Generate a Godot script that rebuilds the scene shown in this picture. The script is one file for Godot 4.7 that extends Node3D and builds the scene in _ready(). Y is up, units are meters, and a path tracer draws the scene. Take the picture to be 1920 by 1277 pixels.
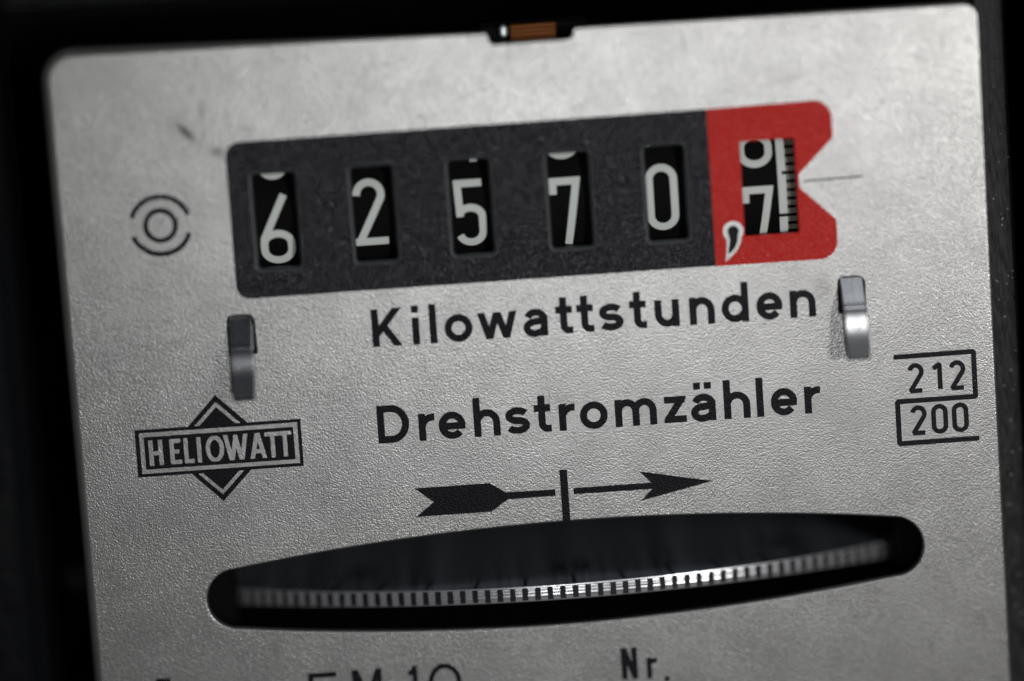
extends Node3D
# A three-phase electricity meter seen close. Everything is authored in millimetres on the plate's own axes
# (x right, y up, z towards the viewer, z = 0 on the plate) and scaled to metres when a mesh is made.

const MM := 0.001
var mat := {}
var meter: Node3D

# ------------------------------------------------------------------ helpers

func begin() -> SurfaceTool:
	var st := SurfaceTool.new()
	st.begin(Mesh.PRIMITIVE_TRIANGLES)
	return st

func part(called: String, st: SurfaceTool, m: Material, parent: Node, label := "") -> MeshInstance3D:
	st.index()
	st.generate_tangents()
	var o := MeshInstance3D.new()
	o.name = called
	o.mesh = st.commit()
	o.material_override = m
	o.cast_shadow = GeometryInstance3D.SHADOW_CASTING_SETTING_ON
	parent.add_child(o, true)
	if label:
		o.set_meta("label", label)
	return o

func vert(st: SurfaceTool, p: Vector3, n: Vector3, uv: Vector2) -> void:
	st.set_normal(n)
	st.set_uv(uv)
	st.set_uv2(uv)
	st.add_vertex(p * MM)

func plate_uv(p: Vector3) -> Vector2:
	return Vector2((p.x + 50.0) / 104.0, (45.0 - p.y) / 104.0)

# a triangle facing the side its normals point to
func tri(st: SurfaceTool, a: Vector3, b: Vector3, c: Vector3, na: Vector3, nb: Vector3, nc: Vector3, uvs := []) -> void:
	var u := uvs if uvs else [plate_uv(a), plate_uv(b), plate_uv(c)]
	if (b - a).cross(c - a).dot(na + nb + nc) > 0.0:
		vert(st, a, na, u[0]); vert(st, c, nc, u[2]); vert(st, b, nb, u[1])
	else:
		vert(st, a, na, u[0]); vert(st, b, nb, u[1]); vert(st, c, nc, u[2])

func quad(st: SurfaceTool, a: Vector3, b: Vector3, c: Vector3, d: Vector3, na: Vector3, nb: Vector3, nc: Vector3, nd: Vector3, uvs := []) -> void:
	var u := uvs if uvs else [plate_uv(a), plate_uv(b), plate_uv(c), plate_uv(d)]
	tri(st, a, b, c, na, nb, nc, [u[0], u[1], u[2]])
	tri(st, a, c, d, na, nc, nd, [u[0], u[2], u[3]])

func rect(x0: float, y0: float, x1: float, y1: float) -> PackedVector2Array:
	return PackedVector2Array([Vector2(x0, y0), Vector2(x1, y0), Vector2(x1, y1), Vector2(x0, y1)])

# corners rounded, one radius per corner
func rounded(pts: PackedVector2Array, radii: Array, seg := 7) -> PackedVector2Array:
	var out := PackedVector2Array()
	var n := pts.size()
	for i in n:
		var p := pts[i]
		var r: float = radii[i % radii.size()]
		if r <= 0.0:
			out.append(p)
			continue
		var u := (pts[(i + n - 1) % n] - p).normalized()
		var v := (pts[(i + 1) % n] - p).normalized()
		var half := acos(clampf(u.dot(v), -1.0, 1.0)) / 2.0
		var t := r / tan(half)
		var c := p + (u + v).normalized() * (r / sin(half))
		var a := (p + u * t - c).angle()
		var d := wrapf((p + v * t - c).angle() - a, -PI, PI)
		for k in seg + 1:
			out.append(c + Vector2.from_angle(a + d * k / seg) * r)
	return out

func flat(p: Vector2, z: float) -> Array:
	return [Vector3(p.x, p.y, z), Vector3(0, 0, 1)]

# fills polygons that may have holes: vertical cuts through each hole leave simple pieces;
# «bands» > 0 also cuts them into strips so that they can be bent; «bend» gives [place, normal] of a point
func fill(st: SurfaceTool, outers: Array, holes: Array, z: float, bend: Callable = flat, bands := 0.0) -> void:
	var xs := [-500.0]
	var cuts := []
	for h in holes:
		var lo := 1e9
		var hi := -1e9
		for p in h:
			lo = minf(lo, p.x); hi = maxf(hi, p.x)
		cuts.append((lo + hi) / 2.0)
	cuts.sort()
	for c in cuts:
		if c - xs[-1] > 0.001:
			xs.append(c)
	xs.append(500.0)
	for o in outers:
		for i in xs.size() - 1:
			var pieces: Array = Geometry2D.intersect_polygons(o, rect(xs[i], -500, xs[i + 1], 500))
			for h in holes:
				var rest := []
				for p in pieces:
					rest.append_array(Geometry2D.clip_polygons(p, h))
				pieces = rest
			if bands > 0.0:
				var strips := []
				for p in pieces:
					var lo := 1e9
					var hi := -1e9
					for q in p:
						lo = minf(lo, q.y); hi = maxf(hi, q.y)
					var k := floori(lo / bands)
					while k * bands < hi:
						strips.append_array(Geometry2D.intersect_polygons(p, rect(-500, k * bands, 500, (k + 1) * bands)))
						k += 1
				pieces = strips
			for p in pieces:
				var ids := Geometry2D.triangulate_polygon(p)
				for k in range(0, ids.size(), 3):
					var a: Array = bend.call(p[ids[k]], z)
					var b: Array = bend.call(p[ids[k + 1]], z)
					var c: Array = bend.call(p[ids[k + 2]], z)
					if (b[0] - a[0]).cross(c[0] - a[0]).length() > 1e-7:
						tri(st, a[0], b[0], c[0], a[1], b[1], c[1], [plate_uv(Vector3(p[ids[k]].x, p[ids[k]].y, 0)), plate_uv(Vector3(p[ids[k + 1]].x, p[ids[k + 1]].y, 0)), plate_uv(Vector3(p[ids[k + 2]].x, p[ids[k + 2]].y, 0))])

# the rounded edge of a sheet and the wall below it; «way» 1 turns inwards (a hole), -1 outwards (a rim)
func lip(st: SurfaceTool, contour: PackedVector2Array, z: float, across: float, down: float, depth: float, way := 1.0, narrow := Rect2()) -> void:
	var n := contour.size()
	var turn := -1.0 if Geometry2D.is_polygon_clockwise(contour) else 1.0
	var inward := []
	for i in n:
		var e := contour[(i + 1) % n] - contour[(i + n - 1) % n]
		inward.append(Vector2(-e.y, e.x).normalized() * turn * way * (0.15 if narrow.has_point(contour[i]) else 0.4 if narrow.size.x > 0.0 and contour[i].x > 47.0 else 1.0))
	var rings := []
	for k in 6:
		var a := k / 5.0 * PI / 2.0
		rings.append([across * sin(a), z - down * (1.0 - cos(a)), sin(a), cos(a)])
	rings.append([across, z - depth, 1.0, 0.0])
	for k in rings.size() - 1:
		var r: Array = rings[k]
		var s: Array = rings[k + 1]
		for i in n:
			var j := (i + 1) % n
			var di: Vector2 = inward[i]
			var dj: Vector2 = inward[j]
			var pa: Vector2 = contour[i] + di * r[0]
			var pb: Vector2 = contour[j] + dj * r[0]
			var pc: Vector2 = contour[j] + dj * s[0]
			var pd: Vector2 = contour[i] + di * s[0]
			quad(st, Vector3(pa.x, pa.y, r[1]), Vector3(pb.x, pb.y, r[1]), Vector3(pc.x, pc.y, s[1]), Vector3(pd.x, pd.y, s[1]),
				(Vector3(di.x, di.y, 0).normalized() * r[2] + Vector3(0, 0, r[3])), (Vector3(dj.x, dj.y, 0).normalized() * r[2] + Vector3(0, 0, r[3])), (Vector3(dj.x, dj.y, 0).normalized() * s[2] + Vector3(0, 0, s[3])), (Vector3(di.x, di.y, 0).normalized() * s[2] + Vector3(0, 0, s[3])))

# a box with chamfered edges
func box(st: SurfaceTool, lo: Vector3, hi: Vector3, ch := 0.3) -> void:
	var c := (lo + hi) / 2.0
	var h := (hi - lo) / 2.0
	for axis in 3:
		for s in [-1.0, 1.0]:
			var n := Vector3.ZERO
			n[axis] = s
			var u: int = (axis + 1) % 3
			var v: int = (axis + 2) % 3
			var q := []
			for k in [[-1, -1], [1, -1], [1, 1], [-1, 1]]:
				var p := Vector3.ZERO
				p[axis] = s * h[axis]
				p[u] = k[0] * (h[u] - ch)
				p[v] = k[1] * (h[v] - ch)
				q.append(c + p)
			quad(st, q[0], q[1], q[2], q[3], n, n, n, n)
			for t in [-1.0, 1.0]:          # the chamfer towards the face across u, and its two corners
				var m := Vector3.ZERO
				m[axis] = s; m[u] = t
				m = m.normalized()
				var e := []
				for w in [-1.0, 1.0]:
					var p := Vector3.ZERO
					p[axis] = s * h[axis]; p[u] = t * (h[u] - ch); p[v] = w * (h[v] - ch)
					var r := p
					r[axis] = s * (h[axis] - ch); r[u] = t * h[u]
					e.append([c + p, c + r])
					if axis == 0:
						var x := p
						x[axis] = s * (h[axis] - ch); x[v] = w * h[v]
						var k := Vector3(0, 0, 0)
						k[axis] = s; k[u] = t; k[v] = w
						k = k.normalized()
						tri(st, c + p, c + r, c + x, k, k, k)
				quad(st, e[0][0], e[1][0], e[1][1], e[0][1], m, m, m, m)

# ------------------------------------------------------------------ strokes: «M x y», «L x y», «A cx cy rx ry from to» in degrees

func path(text: String, at := Vector2.ZERO, k := Vector2.ONE) -> PackedVector2Array:
	var out := PackedVector2Array()
	var w := text.split(" ", false)
	var i := 0
	while i < w.size():
		if w[i] == "A":
			var c := Vector2(float(w[i + 1]), float(w[i + 2]))
			var r := Vector2(float(w[i + 3]), float(w[i + 4]))
			var a := deg_to_rad(float(w[i + 5]))
			var b := deg_to_rad(float(w[i + 6]))
			var n := maxi(4, ceili(absf(b - a) / 0.16))
			for j in n + 1:
				var t := a + (b - a) * j / n
				out.append(at + (c + Vector2(cos(t) * r.x, sin(t) * r.y)) * k)
			i += 7
		else:
			out.append(at + Vector2(float(w[i + 1]), float(w[i + 2])) * k)
			i += 3
	return out

# polygons of strokes of width w; corners a little rounded as ink and engraving leave them
func strokes(texts: Array, w: float, at := Vector2.ZERO, k := Vector2.ONE, soft := 0.06, round_ends := false, clip := PackedVector2Array()) -> Array:
	var out := []
	for t in texts:
		var line := path(t, at, k)
		var kept := PackedVector2Array([line[0]])
		for p in line:
			if p.distance_to(kept[-1]) > 0.002:
				kept.append(p)
		var closed := kept[0].distance_to(kept[-1]) < 0.01
		if closed:
			kept.remove_at(kept.size() - 1)
		var polys := Geometry2D.offset_polyline(kept, w / 2.0 if round_ends else w / 2.0 - soft, Geometry2D.JOIN_ROUND if round_ends else Geometry2D.JOIN_MITER,
			Geometry2D.END_JOINED if closed else Geometry2D.END_ROUND if round_ends else Geometry2D.END_BUTT)
		var outers := []
		var holes := []
		for p in polys:
			if Geometry2D.is_polygon_clockwise(p):
				holes.append_array(Geometry2D.offset_polygon(reversed(p), -soft) if not round_ends else [reversed(p)])
			elif round_ends:
				outers.append(p)
			else:
				outers.append_array(Geometry2D.offset_polygon(p, soft, Geometry2D.JOIN_ROUND))
		if clip.size():
			var cut := []
			for o in outers:
				cut.append_array(Geometry2D.intersect_polygons(o, clip))
			outers = cut
		out.append([outers, holes])
	return out

func reversed(p: PackedVector2Array) -> PackedVector2Array:
	var q := p.duplicate()
	q.reverse()
	return q

# ink: every stroke a few thousandths of a millimetre above the one before it
var ink_level := 0
func ink(st: SurfaceTool, shapes: Array, z := 0.03, bend: Callable = flat, bands := 0.0) -> void:
	for s in shapes:
		fill(st, s[0], s[1], z + 0.003 * (ink_level % 7), bend, bands)
		ink_level += 1

# grotesque lettering, cap height 4, x-height 2.8, stroke 0.72; [strokes, clip box or null]
func glyph(ch: String, w: float) -> Array:
	var r := w - 0.36
	var mid := w / 2.0
	var half := w / 2.0 - 0.36
	match ch:
		"K": return [["M 0.36 0 L 0.36 4", "M 0.5 1.35 L 3.1 4.45", "M 1.22 2.2 L 3.0 -0.5"], rect(0, 0, 3.4, 4)]
		"D": return [["M 0.36 0.36 L 0.36 3.64 L 1.45 3.64 A 1.45 2 %.3f 1.64 90 -90 L 0.36 0.36" % (r - 1.45)], null]
		"i": return [["M 0.36 0 L 0.36 2.8", "M 0.36 3.35 L 0.36 4.05"], null]
		"l": return [["M 0.36 0 L 0.36 4.1"], null]
		"o": return [["A %.3f 1.4 %.3f 1.09 0 360" % [mid, half]], null]
		"n": return [["M 0.36 0 L 0.36 2.8", "A %.3f 1.45 %.3f 1.02 158 0 L %.3f 0" % [mid, half, r]], null]
		"h": return [["M 0.36 0 L 0.36 4.1", "A %.3f 1.45 %.3f 1.02 158 0 L %.3f 0" % [mid, half, r]], null]
		"u": return [["M %.3f 2.8 L %.3f 0" % [r, r], "M 0.36 2.8 L 0.36 1.35 A %.3f 1.35 %.3f 1.02 180 338" % [mid, half]], null]
		"m": return [["M 0.36 0 L 0.36 2.8", "A %.3f 1.55 %.3f 0.93 160 0 L %.3f 0" % [w / 4 + 0.18, w / 4 - 0.18, mid], "A %.3f 1.55 %.3f 0.93 160 0 L %.3f 0" % [w * 0.75 - 0.18, w / 4 - 0.18, r]], null]
		"r": return [["M 0.36 0 L 0.36 2.8", "A 1.5 1.35 1.14 1.08 165 82"], null]
		"d": return [["M %.3f 0 L %.3f 4.1" % [r, r], "A %.3f 1.4 %.3f 1.09 20 340" % [mid, half]], null]
		"e": return [["M 0.5 1.33 L %.3f 1.33" % (r + 0.3), "A %.3f 1.4 %.3f 1.09 -4 318" % [mid, half]], rect(0, -0.2, w, 3)]
		"a": return [["M %.3f 0 L %.3f 1.75 A %.3f 1.72 %.3f 0.77 0 158" % [r, r, mid + 0.04, half - 0.04], "M %.3f 1.62 L 1.3 1.5 A 1.18 0.86 0.82 0.62 85 275 A 1.35 1.0 %.3f 0.72 -80 -12" % [r, r - 1.35]], null]
		"t": return [["M 0.8 3.85 L 0.8 0.9 A 1.34 0.9 0.54 0.54 180 270 L 1.72 0.36", "M 0.02 2.55 L 1.68 2.55"], null]
		"s": return [["A 1.3 1.93 0.9 0.53 28 270 A 1.26 0.89 0.93 0.53 90 -152"], null]
		"z": return [["M 0.1 2.46 L 2.2 2.46", "M 0.15 0.34 L 2.36 0.34", "M 0.1 -0.1 L 2.2 2.95"], rect(0, 0, 2.36, 2.8)]
		"w": return [["M 0.12 3.4 L 1.28 -0.5", "M 0.9 -0.5 L 2.12 3.2", "M 1.86 3.2 L 3.08 -0.5", "M 2.7 -0.5 L 3.86 3.4"], rect(-0.1, 0, 4.1, 2.8)]
		"ä":
			var g := glyph("a", w)
			g[0].append_array(["M 0.72 3.4 L 0.72 4.05", "M 1.86 3.4 L 1.86 4.05"])
			return g
	return [[], null]

func word(letters: Array, base: float, parent: Node, label: String) -> void:
	var st := begin()
	for l in letters:
		var g := glyph(l[0], l[2])
		var at := Vector2(l[1], base)
		var clip := PackedVector2Array()
		if g[1] != null:
			for p in g[1]:
				clip.append(p + at)
		ink(st, strokes(g[0], 0.75, at, Vector2.ONE, 0.04, false, clip))
	part("lettering", st, mat.ink, parent, label)

# counter numerals, about 3.5 wide and 7.1 high with the origin at the centre
func numeral(d: int) -> Array:
	match d:
		0: return ["A 0 1.9 1.28 1.23 0 180 L -1.28 -1.9 A 0 -1.9 1.28 1.23 180 360 L 1.28 1.9"]
		1: return ["M 0.35 -3.55 L 0.35 3.55", "M 0.2 3.3 L -0.95 2.0"]
		2: return ["M -1.28 1.85 A 0 1.85 1.28 1.28 180 -22 L -1.3 -3.3", "M -1.62 -3.13 L 1.72 -3.13"]
		3: return ["A 0 1.75 1.2 1.38 165 -80", "A 0 -1.5 1.28 1.63 82 -165"]
		4: return ["M 0.7 -3.55 L 0.7 0.4", "M 0.5 3.55 L -1.4 -1.6 L 1.75 -1.6"]
		5: return ["M 1.3 3.13 L -1.2 3.13 L -1.06 -0.3", "A 0 -0.42 1.25 0.98 152 0 L 1.25 -1.95 A 0 -1.95 1.25 1.2 0 -158"]
		6: return ["M 0.92 3.75 L -1.36 -0.75 L -1.42 -1.5", "A 0 -1.3 1.42 1.05 0 180 L -1.42 -1.95 A 0 -1.95 1.42 1.18 180 360 L 1.42 -1.3"]
		7: return ["M -1.22 1.85 L -1.22 3.13 L 1.26 3.13 L 0.12 -3.6"]
		8: return ["A 0 1.75 1.15 1.38 0 360", "A 0 -1.5 1.3 1.63 0 360"]
		9: return ["M -1.22 -3.55 L -1.22 -2.4 L 1.1 0.7", "A 0 1.55 1.28 1.58 0 360"]
	return []

# engraved numerals with round ends, 1.62 wide and 3.15 high
func small_numeral(d: int) -> Array:
	match d:
		0: return ["A 0.81 2.3 0.6 0.62 0 180 L 0.21 0.85 A 0.81 0.85 0.6 0.62 180 360 L 1.41 2.3"]
		1: return ["M 0.95 0.22 L 0.95 2.93 L 0.3 2.45"]
		2: return ["A 0.81 2.25 0.6 0.67 165 -28 L 0.25 0.22 L 1.42 0.22"]
		3: return ["A 0.75 2.25 0.58 0.67 150 -80", "A 0.75 0.9 0.62 0.67 90 -150"]
		4: return ["M 1.0 0.22 L 1.0 1.6", "M 0.85 2.93 L 0.2 0.9 L 1.4 0.9"]
		5: return ["M 1.3 2.93 L 0.3 2.93 L 0.3 1.7 L 0.8 1.8 A 0.75 1.0 0.62 0.78 80 -150"]
	return []

# ------------------------------------------------------------------ materials

func noise_tex(size: int, freq: float, octaves: int, bump: float, seed_: int, kind := FastNoiseLite.TYPE_SIMPLEX_SMOOTH) -> NoiseTexture2D:
	var n := FastNoiseLite.new()
	n.noise_type = kind
	n.seed = seed_
	n.frequency = freq
	n.fractal_type = FastNoiseLite.FRACTAL_FBM if octaves > 1 else FastNoiseLite.FRACTAL_NONE
	n.fractal_octaves = octaves
	var t := NoiseTexture2D.new()
	t.width = size
	t.height = size
	t.noise = n
	t.generate_mipmaps = false
	if bump > 0.0:
		t.as_normal_map = true
		t.bump_strength = bump
	return t

func surface(called: String, linear: Color, rough: float, metal := 0.0, spec := 0.5) -> StandardMaterial3D:
	var m := StandardMaterial3D.new()
	m.resource_name = called
	m.albedo_color = linear.linear_to_srgb()
	m.roughness = rough
	m.metallic = metal
	m.metallic_specular = spec
	mat[called] = m
	return m

# smudge: a soft dark streak rubbed into the lacquer
func smudge(im: Image, at: Vector2, size: Vector2, turn: float, strength: float) -> void:
	var k := im.get_width() / 104.0
	var c := Vector2((at.x + 50.0) * k, (45.0 - at.y) * k)
	var reach := int(maxf(size.x, size.y) * k * 2.2)
	for y in range(-reach, reach):
		for x in range(-reach, reach):
			var q := Vector2i(int(c.x) + x, int(c.y) + y)
			if q.x < 0 or q.y < 0 or q.x >= im.get_width() or q.y >= im.get_height():
				continue
			var p := Vector2(x, y).rotated(turn) / (size * k)
			var f := 1.0 - strength * exp(-p.length_squared() * 1.6)
			var v := im.get_pixelv(q)
			im.set_pixelv(q, Color(v.r * f, v.g * f, v.b * f))

func make_materials() -> void:
	var grain := noise_tex(2048, 0.6, 1, 1.5, 5, FastNoiseLite.TYPE_VALUE_CUBIC)
	var n := FastNoiseLite.new()
	n.seed = 11
	n.frequency = 0.012
	n.fractal_octaves = 4
	var im := n.get_image(1024, 1024, false, false, true)
	im.convert(Image.FORMAT_RGB8)
	im.adjust_bcs(1.0, 0.05, 1.0)
	im.adjust_bcs(1.88, 1.0, 1.0)
	smudge(im, Vector2(-32.3, 24.2), Vector2(1.35, 0.42), -0.85, 0.6)
	smudge(im, Vector2(-30.4, 26.4), Vector2(1.5, 0.4), 1.5, 0.16)
	smudge(im, Vector2(-29.2, 22.0), Vector2(0.9, 0.6), -0.6, 0.3)
	smudge(im, Vector2(-34.5, 2.4), Vector2(2.0, 0.8), 0.3, 0.08)
	smudge(im, Vector2(33.0, 3.2), Vector2(1.4, 1.8), 0.3, 0.12)
	smudge(im, Vector2(30.8, 25.5), Vector2(4.0, 0.5), 0.2, 0.06)
	var rng := RandomNumberGenerator.new()
	rng.seed = 4
	for i in 70:
		smudge(im, Vector2(rng.randf_range(-46, 50), rng.randf_range(-40, 33)), Vector2(rng.randf_range(0.12, 0.9), rng.randf_range(0.1, 0.3)), rng.randf_range(0, PI), rng.randf_range(0.05, 0.16))
	var mottle := ImageTexture.create_from_image(im)

	var m := surface("plate", Color(0.28, 0.28, 0.276), 0.30, 0.76)
	m.detail_enabled = true
	m.detail_albedo = mottle
	m.detail_blend_mode = BaseMaterial3D.BLEND_MODE_MUL
	m.detail_uv_layer = BaseMaterial3D.DETAIL_UV_2
	m.normal_enabled = true
	m.normal_texture = grain
	m.normal_scale = 0.31
	for a in [["ink", Color(0.003, 0.003, 0.0055), 0.42, 0.7, 0.22], ["counter_black", Color(0.0045, 0.0048, 0.0085), 0.27, 2.0, 0.4], ["counter_red", Color(0.42, 0.018, 0.014), 0.33, 2.0, 0.32]]:
		m = surface(a[0], a[1], a[2], 0.0, a[4])
		m.normal_enabled = true
		m.normal_texture = grain
		m.normal_scale = a[3]
		surface("rim_black", Color(0.022, 0.026, 0.028), 0.42, 0.0, 0.35)
	surface("drum_black", Color(0.003, 0.0028, 0.003), 0.6, 0.0, 0.12)
	surface("numeral", Color(0.45, 0.48, 0.46), 0.6, 0.0, 0.3)
	surface("shaded_scale_edge", Color(0.15, 0.145, 0.115), 0.6, 0.0, 0.3)  # olive ring colour, partly the shade of the window wall painted in
	surface("pivot", Color(0.02, 0.02, 0.022), 0.3, 0.6)
	# streaked metal: fine grooves along u, so that light spreads across them only
	var groove := Image.create(8, 256, false, Image.FORMAT_RGB8)
	var gr := RandomNumberGenerator.new()
	gr.seed = 3
	for y in 256:
		var v := gr.randf_range(0.25, 0.75) if y % 7 else gr.randf_range(0.0, 1.0)
		groove.fill_rect(Rect2i(0, y, 8, 1), Color(v, v, v))
	groove.bump_map_to_normal_map(1.6)
	var streak := ImageTexture.create_from_image(groove)
	m = surface("rim_metal", Color(0.47, 0.48, 0.50), 0.24, 0.76)
	m.normal_enabled = true
	m.normal_texture = streak
	m.normal_scale = 0.5
	m.uv1_scale = Vector3(1.0, 0.16, 1.0)
	for a in [["tab_metal", Color(0.33, 0.34, 0.355), 0.30], ["dull_tab_metal", Color(0.36, 0.37, 0.39), 0.24]]:
		m = surface(a[0], a[1], a[2], 1.0)
		m.normal_enabled = true
		m.normal_texture = streak
		m.normal_scale = 0.30
		m.uv1_scale = Vector3(0.2, 0.22, 1.0)
	m = surface("disc_top", Color(0.105, 0.118, 0.138), 0.5, 0.0, 0.3)
	m.normal_enabled = true
	m.normal_texture = noise_tex(512, 0.05, 4, 2.0, 8)
	m.normal_scale = 0.4
	m.uv1_scale = Vector3(4, 4, 1)
	surface("disc_mark", Color(0.006, 0.006, 0.008), 0.5, 0.0, 0.3)
	m = surface("bakelite", Color(0.0025, 0.0028, 0.0035), 0.35, 0.0, 0.2)
	m.normal_enabled = true
	m.normal_texture = noise_tex(512, 0.02, 4, 3.0, 31)
	m.normal_scale = 0.3
	m.uv1_triplanar = true
	m.uv1_scale = Vector3(20, 20, 20)
	m = surface("chassis", Color(0.008, 0.0085, 0.0095), 0.5, 0.0, 0.25)
	m.normal_enabled = true
	m.normal_texture = noise_tex(512, 0.06, 3, 3.0, 33)
	m.normal_scale = 0.4
	m.uv1_triplanar = true
	m.uv1_scale = Vector3(60, 6, 60)
	surface("copper", Color(0.17, 0.055, 0.009), 0.4, 0.4)
	surface("solder", Color(0.6, 0.66, 0.66), 0.4, 0.6)
	surface("dust", Color(0.16, 0.16, 0.155), 0.9, 0.0, 0.2)
	surface("wall_paint", Color(0.02, 0.02, 0.022), 0.8)

# ------------------------------------------------------------------ builders

const slot_box := Rect2(-34.5, -31, 77, 11.5)
const WINDOWS := [[-26.15, -21.05], [-15.9, -10.93], [-5.72, -0.85], [4.57, 9.5], [14.72, 19.45]]

func counter_windows() -> Array:
	var out := []
	for w in WINDOWS:
		out.append(rounded(rect(w[0], 9.03, w[1], 19.62), [0.75]))
	return out

func slot_outline() -> PackedVector2Array:
	var c := Vector2(3.95, -25.24)
	var half := 5.72
	var out := PackedVector2Array()
	for side in [1.0, -1.0]:
		for i in 41:
			var x: float = side * (34.8 - 69.6 * i / 40.0)
			out.append(Vector2(x, side * (half - 2.33 * pow(x / 35.0, 2.0))))
		for i in range(1, 16):
			var a: float = PI / 2 * side + PI * i / 16.0
			out.append(Vector2(-34.8 * side + 3.42 * cos(a), 3.42 * sin(a)))
	for i in out.size():
		out[i] = c + out[i].rotated(deg_to_rad(0.5))
	return out

func make_face_plate() -> MeshInstance3D:
	var outline := rounded(PackedVector2Array([Vector2(-45.75, -60), Vector2(50.2, -60), Vector2(50.2, 31.6), Vector2(8.75, 32.05), Vector2(8.4, 30.95), Vector2(-0.25, 30.95), Vector2(-0.5, 32.15), Vector2(-45.75, 32.7)]),
		[2.5, 2.5, 1.3, 0.0, 0.7, 0.7, 0.0, 2.3])
	outline = reversed(outline) if Geometry2D.is_polygon_clockwise(outline) else outline
	var windows := counter_windows()
	var frac := rounded(rect(24.92, 9.12, 30.8, 19.28), [0.25])
	var slot := slot_outline()
	var tabs := [rounded(rect(-29.75, 0.4, -26.62, 4.85), [0.3, 0.3, 1.0, 0.8]), rounded(rect(34.3, 0.3, 37.35, 4.35), [0.3, 0.3, 1.0, 0.8])]
	var st := begin()
	fill(st, [outline], windows + [frac, slot] + tabs, 0.0)
	lip(st, outline, 0.0, 1.1, 1.3, 2.2, -1.0, Rect2(-0.9, 30.5, 10.1, 1.75))
	lip(st, slot, 0.0, 0.2, 0.2, 0.9)
	for t in tabs:
		lip(st, t, 0.0, 0.15, 0.15, 1.0)
	var plate := part("face_plate", st, mat.plate, meter, "silver-grey grained metal faceplate with printed lettering and cut-outs")

	# the printed fields round the counter
	st = begin()
	fill(st, [rounded(PackedVector2Array([Vector2(-28.35, 6.36), Vector2(21.8, 6.34), Vector2(21.8, 22.82), Vector2(-28.35, 22.82)]), [1.5, 0.05, 0.05, 1.5])], windows, 0.02)
	part("counter_field", st, mat.counter_black, plate, "black printed field with five digit windows")
	for w in windows:
		st = begin()
		lip(st, w, 0.02, 0.38, 0.5, 1.1)
		part("window_rim", st, mat.rim_black, plate)
	st = begin()
	var red := rounded(PackedVector2Array([Vector2(21.8, 6.3), Vector2(34.65, 6.25), Vector2(34.65, 10.35), Vector2(31.0, 13.95), Vector2(31.0, 15.35), Vector2(34.75, 18.95), Vector2(34.75, 22.95), Vector2(21.8, 22.82)]),
		[0.05, 1.9, 0.6, 0.55, 0.55, 0.6, 1.9, 0.05])
	fill(st, [red], [frac], 0.02)
	part("decimal_field", st, mat.counter_red, plate, "red printed field with a notched right side")
	st = begin()
	lip(st, frac, 0.02, 0.12, 0.12, 0.9)
	part("window_rim", st, mat.counter_red, plate)
	# the comma: a bare drop with a black drop inside it
	st = begin()
	ink(st, [[[comma_shape(0.0)], []]], 0.035)
	part("comma_outline", st, mat.plate, plate, "silver outline of the decimal comma")
	st = begin()
	ink(st, [[[comma_shape(0.5)], []]], 0.065)
	part("decimal_comma", st, mat.ink, plate, "black decimal comma on the red field")
	st = begin()
	ink(st, strokes(["M 31.5 14.58 L 37.6 14.68"], 0.17, Vector2.ZERO, Vector2.ONE, 0.03))
	part("pointer_line", st, mat.ink, plate, "thin black line pointing at the red field")

	# the eye: a ring between two arcs
	st = begin()
	ink(st, strokes(["A -35.66 14.7 1.56 1.58 0 360"], 0.52, Vector2.ZERO, Vector2.ONE, 0.03))
	ink(st, strokes(["A -35.66 14.7 3.1 3.02 20 160", "A -35.66 14.7 3.1 3.02 -160 -20"], 0.5, Vector2.ZERO, Vector2.ONE, 0.08))
	part("eye_symbol", st, mat.ink, plate, "black ring between two arcs")

	word([["K", -14.55, 3.1], ["i", -10.32, 0.72], ["l", -8.5, 0.72], ["o", -6.94, 2.9], ["w", -3.4, 4.0], ["a", 1.3, 2.55], ["t", 4.75, 1.72], ["t", 6.95, 1.72], ["s", 9.25, 2.57], ["t", 12.48, 1.72], ["u", 15.12, 2.55], ["n", 18.75, 2.62], ["d", 22.13, 2.82], ["e", 25.78, 2.72], ["n", 29.3, 2.68]],
		0.32, plate, "black printed word Kilowattstunden")
	word([["D", -14.72, 3.32], ["r", -10.4, 1.7], ["e", -8.3, 2.82], ["h", -4.6, 2.75], ["s", -1.28, 2.6], ["t", 1.78, 1.8], ["r", 4.38, 1.7], ["o", 6.58, 2.9], ["m", 10.28, 4.36], ["z", 15.42, 2.36], ["ä", 18.27, 2.6], ["h", 21.76, 2.75], ["l", 25.2, 0.72], ["e", 26.7, 2.76], ["r", 30.25, 1.7]],
		-9.95, plate, "black printed word Drehstromzähler")

	# the running direction: a feathered arrow either side of an upright bar
	st = begin()
	ink(st, [[[PackedVector2Array([Vector2(-11.4, -18.08), Vector2(-3.4, -18.08), Vector2(-1.6, -16.88), Vector2(3.45, -16.86), Vector2(3.45, -16.17), Vector2(-1.75, -16.12), Vector2(-3.4, -15.0), Vector2(-11.38, -15.0), Vector2(-9.4, -16.6)])], []],
		[[PackedVector2Array([Vector2(5.38, -16.84), Vector2(13.65, -16.87), Vector2(12.4, -18.05), Vector2(20.1, -16.46), Vector2(12.4, -14.88), Vector2(13.6, -16.17), Vector2(5.38, -16.17)])], []]])
	part("direction_arrow", st, mat.ink, plate, "black feathered arrow pointing right above the slot")
	st = begin()
	ink(st, [[[PackedVector2Array([Vector2(4.02, -19.69), Vector2(4.85, -19.69), Vector2(4.82, -14.14), Vector2(4.02, -14.12)])], []]])
	part("index_bar", st, mat.ink, plate, "black upright index bar above the slot")

	# the class mark on the right: 212 over 200 in a stepped frame
	st = begin()
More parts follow.
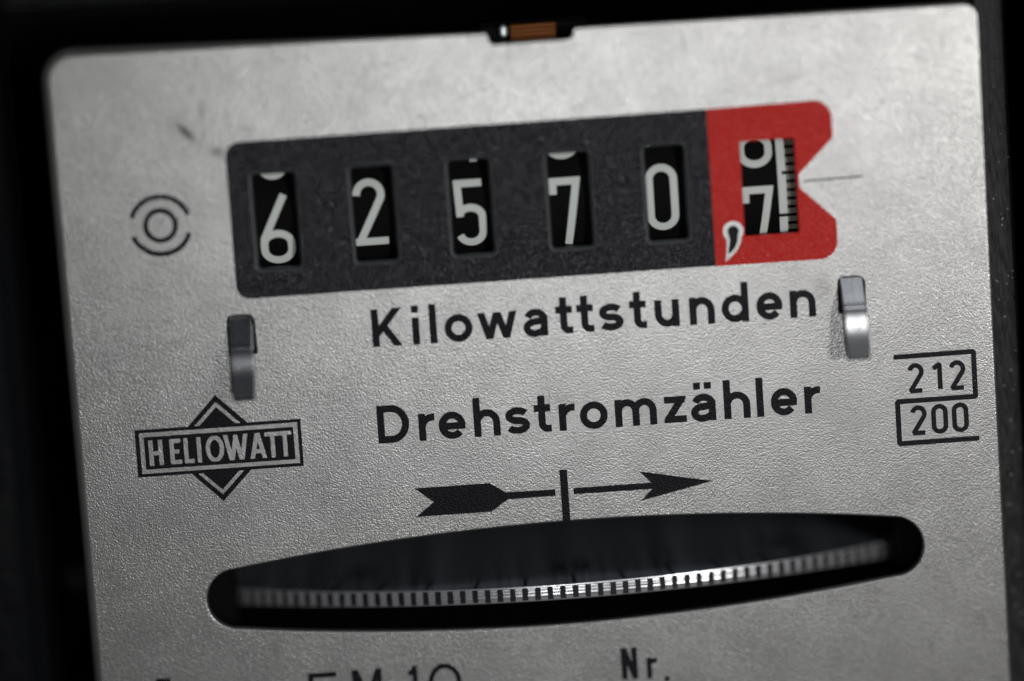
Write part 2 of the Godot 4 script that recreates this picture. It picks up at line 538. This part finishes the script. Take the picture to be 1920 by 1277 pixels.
	ink(st, strokes(["M 39.85 -4.66 L 48.25 -4.62 L 48.25 -9.42 L 40.0 -9.42 L 40.0 -13.92 L 48.4 -13.9"], 0.54, Vector2.ZERO, Vector2.ONE, 0.0, true))
	part("number_frame", st, mat.ink, plate, "black stepped frame round two printed numbers")
	for row in [[-8.6, [[2, 41.2], [1, 43.6], [2, 45.58]]], [-13.12, [[2, 41.28], [0, 43.5], [0, 45.68]]]]:
		st = begin()
		for d in row[1]:
			ink(st, strokes(small_numeral(d[0]), 0.5, Vector2(d[1], row[0]), Vector2(1.05, 1.0), 0.0, true))
		part("lettering", st, mat.ink, plate, "black printed number 212" if row[0] > -10 else "black printed number 200")

	make_emblem(plate)
	make_dust(plate)

	# the foot of the plate, cut by the frame
	st = begin()
	ink(st, strokes(["M -21.1 -34.42 L -23.8 -34.42 L -23.8 -38.3 L -21.1 -38.3", "M -23.8 -36.3 L -21.4 -36.3"], 0.54))
	ink(st, strokes(["M -19.15 -38.5 L -19.15 -34.0", "M -16.55 -38.5 L -16.55 -34.0", "M -19.3 -33.6 L -17.85 -37.3", "M -16.4 -33.6 L -17.85 -37.3"], 0.54, Vector2.ZERO, Vector2.ONE, 0.03, false, rect(-20, -38.5, -16, -34.12)))
	ink(st, strokes(["M -12.75 -38.5 L -12.75 -34.2", "M -12.75 -34.42 L -13.35 -35.0"], 0.54))
	ink(st, strokes(["A -9.6 -36.2 1.5 1.85 0 360"], 0.54))
	part("lettering", st, mat.ink, plate, "thin black printed text EM 10 cut by the lower edge")
	st = begin()
	ink(st, strokes(["M 9.5 -37.25 L 9.5 -33.85", "M 10.62 -37.25 L 10.62 -33.8", "M 9.3 -33.3 L 10.8 -37.7"], 0.6, Vector2.ZERO, Vector2.ONE, 0.05, false, rect(9.1, -37.25, 11.0, -33.82)))
	ink(st, strokes(["M 12.15 -37.3 L 12.15 -35.1", "A 12.75 -36.0 0.62 0.62 165 70"], 0.55))
	ink(st, strokes(["M 13.95 -37.75 L 13.95 -37.25"], 0.5))
	part("lettering", st, mat.ink, plate, "condensed black printed abbreviation Nr.")
	st = begin()
	ink(st, strokes(["M -39.9 -37.8 L -39.9 -33.6", "M -39.9 -33.85 L -38.7 -33.85"], 0.55))
	part("lettering", st, mat.ink, plate)
	return plate

# specks of dust lying on the plate, the rail and the black field
func make_dust(plate: Node) -> void:
	var st := begin()
	var rng := RandomNumberGenerator.new()
	rng.seed = 77
	for i in 260:
		var at := Vector3(rng.randf_range(-45, 49), rng.randf_range(-38, 31), 0.05)
		if i < 70:
			at = Vector3(rng.randf_range(-28, 21), rng.randf_range(6.6, 22.6), 0.07)
		elif i < 120:
			at = Vector3(rng.randf_range(51.2, 53.4), rng.randf_range(-40, 30), -3.15)
		if slot_box.has_point(Vector2(at.x, at.y)) or (at.y > 8.4 and at.y < 20.2 and i >= 70 and at.x < 33 and at.x > -29):
			continue
		var hole := false
		for w in WINDOWS:
			hole = hole or (at.x > w[0] - 0.2 and at.x < w[1] + 0.2 and at.y > 8.8 and at.y < 19.9)
		for x in [-28.2, 35.8]:
			hole = hole or (absf(at.x - x) < 2.0 and absf(at.y - 2.6) < 2.6)
		if hole:
			continue
		var r := rng.randf_range(0.025, 0.07) * (1.6 if i >= 70 and i < 120 else 1.0)
		var turn := rng.randf_range(0, TAU)
		var long := rng.randf_range(0.8, 2.2)
		var ring := []
		for k in 6:
			var q := Vector2(cos(k * TAU / 6) * r * long, sin(k * TAU / 6) * r).rotated(turn)
			ring.append(at + Vector3(q.x, q.y, 0))
		var peak := at + Vector3(0, 0, r * 0.6)
		for k in 6:
			var a: Vector3 = ring[k]
			var b: Vector3 = ring[(k + 1) % 6]
			var nn := ((a + b) / 2.0 - at).normalized() + Vector3(0, 0, 1.4)
			tri(st, peak, a, b, nn.normalized(), nn.normalized(), nn.normalized())
	var o := part("dust", st, mat.dust, plate)
	o.set_meta("kind", "stuff")

func comma_shape(inset: float) -> PackedVector2Array:
	var c := Vector2(23.82, 9.85)
	var r := 1.07 - inset * 0.95
	var out := PackedVector2Array()
	for i in 19:
		out.append(c + Vector2.from_angle(deg_to_rad(-40.0 + 250.0 * i / 18.0)) * r)
	var tip := Vector2(22.86 + inset * 0.55, 6.75 + inset * 1.5)
	out.append_array(PackedVector2Array([Vector2(23.12 + inset * 0.6, 8.75 + inset * 0.45), tip]))
	for i in range(1, 6):
		var t := i / 6.0
		var a := tip.lerp(Vector2(24.55 - inset * 0.5, 7.85 + inset * 0.4), t)
		out.append(a.lerp(Vector2(24.55 - inset * 0.5, 7.85 + inset * 0.4).lerp(out[0], t), t))
	return out

func make_emblem(plate: Node) -> void:
	var st := begin()
	var frame := rect(-40.2, -11.75, -22.75, -6.7)
	fill(st, [frame], [], 0.026)
	for s in [1.0, -1.0]:
		var y := -6.7 if s > 0 else -11.75
		fill(st, [PackedVector2Array([Vector2(-34.55, y), Vector2(-28.3, y), Vector2(-31.46, -3.55 if s > 0 else -14.9)])], [], 0.026)
	part("emblem_ground", st, mat.ink, plate, "black lozenge behind a long black bar")
	st = begin()
	fill(st, [rect(-39.75, -11.4, -23.12, -7.05)], [rect(-39.3, -10.97, -23.57, -7.5)], 0.05)
	part("emblem_frame", st, mat.plate, plate, "silver line framing the black bar")
	for s in [1.0, -1.0]:
		st = begin()
		var base := -6.68 if s > 0 else -11.77
		var tip := -4.28 if s > 0 else -14.18
		var wide := absf(tip - base)
		fill(st, [PackedVector2Array([Vector2(-31.46, tip), Vector2(-31.46 - wide, base), Vector2(-31.46 - wide + 0.52, base), Vector2(-31.46, tip - s * 0.52), Vector2(-31.46 + wide - 0.52, base), Vector2(-31.46 + wide, base)])], [], 0.05)
		part("emblem_chevron", st, mat.plate, plate)
	st = begin()
	var h := 2.68
	var at := Vector2(-38.85, -10.58)
	var rows := [
		["M 0.22 0 L 0.22 2.68", "M 1.24 0 L 1.24 2.68", "M 0.22 1.3 L 1.24 1.3"],
		["M 3.27 2.47 L 2.42 2.47 L 2.42 0.21 L 3.32 0.21", "M 2.42 1.33 L 3.1 1.33"],
		["M 3.9 2.68 L 3.9 0.21 L 4.62 0.21"],
		["M 5.27 0 L 5.27 2.68"],
		["A 6.93 1.34 0.74 1.2 0 360"],
		["M 8.02 3.1 L 8.7 -0.4", "M 8.62 -0.4 L 9.2 2.6", "M 9.12 2.6 L 9.74 -0.4", "M 9.66 -0.4 L 10.28 3.1"],
		["M 10.72 -0.4 L 11.5 3.0", "M 12.2 -0.4 L 11.4 3.0", "M 10.95 0.75 L 12.0 0.75"],
		["M 13.02 0 L 13.02 2.68", "M 12.3 2.47 L 13.6 2.47"],
		["M 14.32 0 L 14.32 2.68", "M 13.66 2.47 L 14.98 2.47"]]
	for r in rows:
		ink(st, strokes(r, 0.45, at, Vector2.ONE, 0.1, false, rect(-39.2, -10.6, -23.6, -7.88)), 0.05)
	part("lettering", st, mat.plate, plate, "silver capital letters HELIOWATT reversed out of the black bar")

# a counter wheel: its numerals wrapped round it, «here» being the one in the window
const DRUM_R := 14.3
const DRUM_Y := 14.0
const DRUM_Z := -15.75
func make_drum(x0: float, x1: float, mid: float, here: int, high: float, k: Vector2, scale_from := 0.0) -> void:
	var st := begin()
	var n := 96
	var prof := [[x0, DRUM_R - 3.0], [x0, DRUM_R - 0.15], [x0 + 0.15, DRUM_R], [x1 - 0.15, DRUM_R], [x1, DRUM_R - 0.15], [x1, DRUM_R - 3.0]]
	for i in n:
		var a := TAU * i / n
		var b := TAU * (i + 1) / n
		for j in prof.size() - 1:
			var p: Array = prof[j]
			var q: Array = prof[j + 1]
			var flatten := Vector2(q[0] - p[0], q[1] - p[1]).normalized()
			var pts := []
			var nor := []
			for e in [[p, a], [q, a], [q, b], [p, b]]:
				pts.append(Vector3(e[0][0], DRUM_Y + e[0][1] * sin(e[1]), DRUM_Z + e[0][1] * cos(e[1])))
				nor.append(Vector3(-flatten.y, flatten.x * sin(e[1]), flatten.x * cos(e[1])))
			quad(st, pts[0], pts[1], pts[2], pts[3], nor[0], nor[1], nor[2], nor[3])
	var drum := part("number_drum", st, mat.drum_black, meter, "black counter wheel showing the pale numeral %d" % here)
	var bend := func(p: Vector2, z: float) -> Array:
		var a := p.y / DRUM_R
		return [Vector3(p.x, DRUM_Y + (DRUM_R + z) * sin(a), DRUM_Z + (DRUM_R + z) * cos(a)), Vector3(0, sin(a), cos(a))]
	var pitch := TAU * DRUM_R / 10.0
	for step in [-1, 0, 1]:
		st = begin()
		ink(st, strokes(numeral((here + 10 - step) % 10), 0.78 / k.x, Vector2(mid, high + pitch * step) , k, 0.06), 0.02, bend, 0.45)
		part("digit", st, mat.numeral, drum)
	if scale_from > 0.0:
		st = begin()
		fill(st, [rect(scale_from, -11, scale_from + 0.86, 11)], [], 0.02, bend, 0.45)
		part("scale_band", st, mat.numeral, drum, "pale ring with black division marks")
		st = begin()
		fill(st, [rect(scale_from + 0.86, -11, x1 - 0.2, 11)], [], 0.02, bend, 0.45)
		part("shaded_scale_edge", st, mat.shaded_scale_edge, drum, "olive outer ring with window shade painted in, crossed by the division marks")
		for i in range(-20, 21):
			var y := high + 0.25 + pitch * i / 10.0
			var from := scale_from + (-0.02 if i % 10 == 0 else 0.45 if i % 5 == 0 else 0.85)
			st = begin()
			fill(st, [rect(from, y - 0.17, x1 - 0.21, y + 0.17)], [], 0.045, bend, 0.45)
			part("division_mark", st, mat.drum_black, drum)

const DISC := Vector3(3.3, -26.15, -70.7)
const DISC_R := 72.0
func make_disc() -> void:
	var st := begin()
	var n := 720
	var t := 1.66
	for i in n:
		var a := TAU * i / n
		var b := TAU * (i + 1) / n
		var u := Vector3(sin(a), 0, cos(a))
		var v := Vector3(sin(b), 0, cos(b))
		var up := Vector3.UP
		var R := DISC_R - 0.08
		quad(st, DISC + u * 20.0, DISC + u * R, DISC + v * R, DISC + v * 20.0, up, up, up, up)
		var low := DISC - Vector3(0, t, 0)
		quad(st, low + u * 20.0, low + u * R, low + v * R, low + v * 20.0, -up, -up, -up, -up)
	var disc := part("rotor_disc", st, mat.disc_top, meter, "dark round rotor disc turning behind the slot")
	st = begin()
	for i in n:
		var a := TAU * i / n
		var b := TAU * (i + 1) / n
		var u := Vector3(sin(a), 0, cos(a))
		var v := Vector3(sin(b), 0, cos(b))
		var prof := [[0.08, 0.0, Vector2(0.4, 0.9)], [0.0, -0.08, Vector2(1, 0.15)], [0.0, -t + 0.08, Vector2(1, -0.15)], [0.08, -t, Vector2(0.4, -0.9)]]
		for j in 3:
			var p: Array = prof[j]
			var q: Array = prof[j + 1]
			var up := Vector3.UP
			quad(st, DISC + u * (DISC_R - p[0]) + up * p[1], DISC + u * (DISC_R - q[0]) + up * q[1], DISC + v * (DISC_R - q[0]) + up * q[1], DISC + v * (DISC_R - p[0]) + up * p[1],
				u * p[2].x + up * p[2].y, u * q[2].x + up * q[2].y, v * q[2].x + up * q[2].y, v * p[2].x + up * p[2].y,
				[Vector2(i / 60.0, j / 3.0), Vector2(i / 60.0, (j + 1) / 3.0), Vector2((i + 1) / 60.0, (j + 1) / 3.0), Vector2((i + 1) / 60.0, j / 3.0)])
	part("disc_rim", st, mat.rim_metal, disc, "bright metal rim of the disc")
	# printed divisions on the rim, lines and numerals on the upper face
	var rng := RandomNumberGenerator.new()
	rng.seed = 9
	var pitch := deg_to_rad(1.057)
	var first := asin((4.85 - DISC.x) / DISC_R)
	for i in range(-40, 41):
		var a := first + pitch * i
		st = begin()
		var low := -t + 0.1 + rng.randf_range(0, 0.08)
		var top := -0.1 - rng.randf_range(0, 0.1)
		var rows := 5
		var wl := []
		var wr := []
		for k in rows + 1:
			wl.append(0.0042 + rng.randf_range(-0.0005, 0.0005))
			wr.append(0.0042 + rng.randf_range(-0.0005, 0.0005))
		for k in rows:
			var y0 := lerpf(low, top, k / float(rows))
			var y1 := lerpf(low, top, (k + 1) / float(rows))
			var q := []
			var nn := []
			for e in [[-wl[k], y0], [wr[k], y0], [wr[k + 1], y1], [-wl[k + 1], y1]]:
				var d := Vector3(sin(a + e[0]), 0, cos(a + e[0]))
				q.append(DISC + d * (DISC_R + 0.02) + Vector3.UP * e[1])
				nn.append(d)
			quad(st, q[0], q[1], q[2], q[3], nn[0], nn[1], nn[2], nn[3])
		part("rim_mark", st, mat.disc_mark, disc)
		if i % 4 == 0:
			st = begin()
			var on_top := func(p: Vector2, z: float) -> Array:
				var r := DISC_R - 0.3 - p.y
				var b := a + p.x / DISC_R
				return [DISC + Vector3(sin(b) * r, z, cos(b) * r), Vector3.UP]
			fill(st, [rect(-0.17, 0, 0.17, 4.2)], [], 0.02, on_top)
			part("division_line", st, mat.disc_mark, disc)
			if i % 20 == 0:
				st = begin()
				var tens := 4 + i / 20
				ink(st, strokes(small_numeral(tens), 0.5, Vector2(-2.1, 5.6), Vector2(1.15, 1.6), 0.0, true), 0.02, on_top)
				ink(st, strokes(small_numeral(0), 0.5, Vector2(0.3, 5.6), Vector2(1.15, 1.6), 0.0, true), 0.02, on_top)
				part("lettering", st, mat.disc_mark, disc)

# a strip of sheet that leaves the slot slanting forwards and is folded down over the plate
func make_tab(x0: float, x1: float, top: float, lean: float, metal: Material, label: String) -> void:
	var line := PackedVector2Array()                                # (y, z) of its middle
	var c := PackedVector2Array([Vector2(top + 2.9, -3.2), Vector2(top + 0.0, -0.5), Vector2(top - 2.4, 1.8), Vector2(top - 3.1, 2.45), Vector2(top - 5.4, 2.6 + lean * 0.35), Vector2(top - 7.8, 2.75 + lean * 1.25)])
	for i in c.size() - 1:
		for k in 6:
			var p0 := c[maxi(i - 1, 0)]
			var p3 := c[mini(i + 2, c.size() - 1)]
			line.append(c[i].cubic_interpolate(c[i + 1], p0, p3, k / 6.0))
	line.append(c[-1])
	var st := begin()
	var half := 0.42
	var n := line.size()
	var e := 0.16
	# a section with chamfered corners, swept along the line: offsets (across, through) and normals
	var sec := [[x0 + e, half, Vector2(0, 1)], [x1 - e, half, Vector2(0, 1)], [x1, half - e, Vector2(1, 0)], [x1, -half + e, Vector2(1, 0)], [x1 - e, -half, Vector2(0, -1)], [x0 + e, -half, Vector2(0, -1)], [x0, -half + e, Vector2(-1, 0)], [x0, half - e, Vector2(-1, 0)]]
	var run := 0.0
	for i in n - 1:
		var step := line[i].distance_to(line[i + 1])
		for j in sec.size():
			var p: Array = sec[j]
			var q: Array = sec[(j + 1) % sec.size()]
			var pts := []
			var nor := []
			for m in [[i, p], [i, q], [i + 1, q], [i + 1, p]]:
				var k: int = m[0]
				var d := (line[mini(k + 1, n - 1)] - line[maxi(k - 1, 0)]).normalized()
				var f := Vector2(d.y, -d.x)                           # outwards: up and forwards
				if f.y < 0.0 and f.x < 0.0:
					f = -f
				var s: Array = m[1]
				var w := 1.0 - 0.06 * smoothstep(n - 4.0, n - 1.0, k)
				var xm := (x0 + x1) / 2.0
				var o: Vector2 = line[k] + f * s[1]
				pts.append(Vector3(xm + (s[0] - xm) * w, o.x, o.y))
				nor.append(Vector3(s[2].x, f.x * s[2].y, f.y * s[2].y))
			quad(st, pts[0], pts[1], pts[2], pts[3], nor[0], nor[1], nor[2], nor[3],
				[Vector2(run, p[0]), Vector2(run, q[0]), Vector2(run + step, q[0]), Vector2(run + step, p[0])])
		run += step
	# the cut end
	var d := (line[n - 1] - line[n - 2]).normalized()
	var f := Vector2(d.y, -d.x)
	var end := Vector3(0, d.x, d.y)
	var ring := []
	for s in sec:
		var xm := (x0 + x1) / 2.0
		var o: Vector2 = line[n - 1] + f * s[1]
		ring.append(Vector3(xm + (s[0] - xm) * 0.94, o.x, o.y))
	for j in range(1, sec.size() - 1):
		tri(st, ring[0], ring[j], ring[j + 1], end, end, end)
	part("retaining_tab", st, metal, meter, label)

func make_case() -> void:
	# the black case round the plate: four walls and a back, open to the front
	var st := begin()
	box(st, Vector3(-62, -90, -150), Vector3(-50.6, 44, 9), 1.5)
	box(st, Vector3(57.2, -90, -150), Vector3(68, 44, 9), 1.5)
	box(st, Vector3(-50.6, 37.5, -150), Vector3(57.2, 44, 9), 1.5)
	box(st, Vector3(-50.6, -90, -150), Vector3(57.2, -82, 9), 1.5)
	box(st, Vector3(-50.6, -82, -150), Vector3(57.2, 37.5, -146), 0.5)
	part("case", st, mat.bakelite, meter, "deep black case round the faceplate")
	st = begin()
	box(st, Vector3(50.2, -80, -6.5), Vector3(53.7, 33.5, -3.2), 0.4)
	part("side_rail", st, mat.chassis, meter, "dark grey metal rail along the right side of the faceplate")
	# added black blocks standing in for the shade over both disc ends
	for x in [[-46.0, -31.2], [39.2, 48.0]]:
		st = begin()
		box(st, Vector3(x[0], -33, -6.6), Vector3(x[1], -18, -5.2), 0.5)
		part("disc_shade_block", st, mat.drum_black, meter)
	# the coil seen in the notch at the top of the plate
	st = begin()
	box(st, Vector3(-1.5, 28.5, -9), Vector3(10.2, 33.0, -4.2), 0.5)
	var coil := part("coil_former", st, mat.drum_black, meter, "black coil former seen through the notch in the top edge")
	for i in 5:
		st = begin()
		box(st, Vector3(2.0, 30.6 + i * 0.42, -4.3), Vector3(6.9, 30.99 + i * 0.42, -3.3 + 0.1 * (i % 2)), 0.17)
		part("winding", st, mat.copper, coil)
	st = begin()
	box(st, Vector3(1.0, 31.5, -4.3), Vector3(1.75, 32.7, -3.2), 0.25)
	part("solder_tip", st, mat.solder, coil)
	# axle of the counter wheels and the dark frame behind them
	st = begin()
	box(st, Vector3(-30, DRUM_Y - 2, DRUM_Z - 2), Vector3(36, DRUM_Y + 2, DRUM_Z + 2), 0.8)
	part("axle", st, mat.pivot, meter)
	st = begin()
	box(st, Vector3(-46, -2, -40), Vector3(50, 31, -36), 0.5)
	part("frame_sheet", st, mat.bakelite, meter)

func _ready() -> void:
	# camera: a macro lens a little above the plate's middle, rolled four degrees
	var p := deg_to_rad(9.12)
	var y := deg_to_rad(0.40)
	var roll := deg_to_rad(3.99)
	var look := Vector3(sin(y) * cos(p), -sin(p), -cos(y) * cos(p))
	var right := look.cross(Vector3.UP).normalized()
	var up := right.cross(look)
	var cam := Camera3D.new()
	cam.name = "camera"
	cam.transform = Transform3D(Basis(right * cos(roll) - up * sin(roll), right * sin(roll) + up * cos(roll), -look), -look * 0.39106)
	var lens := CameraAttributesPhysical.new()
	lens.frustum_focal_length = 191.9
	lens.exposure_aperture = 4.1
	lens.frustum_focus_distance = 0.3930
	cam.attributes = lens
	cam.fov = 10.42
	cam.near = 0.05
	cam.far = 5.0
	add_child(cam)
	cam.current = true

	var around := WorldEnvironment.new()
	around.name = "surroundings"
	var e := Environment.new()
	e.background_mode = Environment.BG_COLOR
	e.background_color = Color(0.032, 0.033, 0.036).linear_to_srgb()
	e.tonemap_mode = Environment.TONE_MAPPER_LINEAR
	e.tonemap_exposure = 1.0
	e.sdfgi_enabled = true
	e.ssao_enabled = true
	e.ssil_enabled = true
	around.environment = e
	add_child(around)

	# a lamp beside the lens, a stronger one to the right that throws the shadows, and a weak one high up
	var lamps := [
		["front_lamp", Vector3(0.010, -0.010, 0.406), Vector2(0.04, 0.04), 0.029, Color(1.0, 1.0, 1.0)],
		["side_lamp", Vector3(0.203, 0.035, 0.40), Vector2(0.05, 0.05), 0.115, Color(1.0, 0.99, 0.98)],
		["overhead_lamp", Vector3(0.06, 0.18, 0.075), Vector2(0.10, 0.06), 0.008, Color(0.97, 0.98, 1.0)]]
	for l in lamps:
		var lamp := AreaLight3D.new()
		lamp.name = l[0]
		lamp.area_size = l[2]
		lamp.light_energy = l[3]
		lamp.light_color = l[4]
		lamp.shadow_enabled = true
		lamp.area_range = 3.0
		add_child(lamp)
		lamp.look_at_from_position(l[1], Vector3(0.01, 0.0, 0.0), Vector3.UP)

	make_materials()

	var wall := MeshInstance3D.new()
	var slab := BoxMesh.new()
	slab.size = Vector3(1.2, 1.2, 0.04)
	wall.name = "wall"
	wall.mesh = slab
	wall.material_override = mat.wall_paint
	wall.position = Vector3(0, 0, -0.172)
	wall.set_meta("kind", "structure")
	wall.set_meta("label", "dark wall behind the electricity meter")
	add_child(wall)

	meter = Node3D.new()
	meter.name = "electricity_meter"
	meter.set_meta("label", "three-phase electricity meter with silver-grey faceplate, black and red counter and slotted rotor disc")
	meter.set_meta("category", "electricity meter")
	add_child(meter)

	make_case()
	make_face_plate()
	var reading := [[-23.7, 6, -0.95], [-13.88, 2, 0.38], [-3.42, 5, -0.45], [6.57, 7, -0.95], [16.72, 0, -0.25]]
	for r in reading:
		make_drum(r[0] - 3.2, r[0] + 2.75, r[0], r[1], r[2], Vector2.ONE)
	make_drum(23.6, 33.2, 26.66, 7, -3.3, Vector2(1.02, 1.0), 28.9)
	make_disc()
	make_tab(-29.4, -26.95, 4.2, 1.1, mat.dull_tab_metal, "dull metal tab folded down over the plate above the printed emblem")
	make_tab(34.6, 37.05, 3.9, 0.9, mat.tab_metal, "bright metal tab folded down over the plate at the end of the upper word")
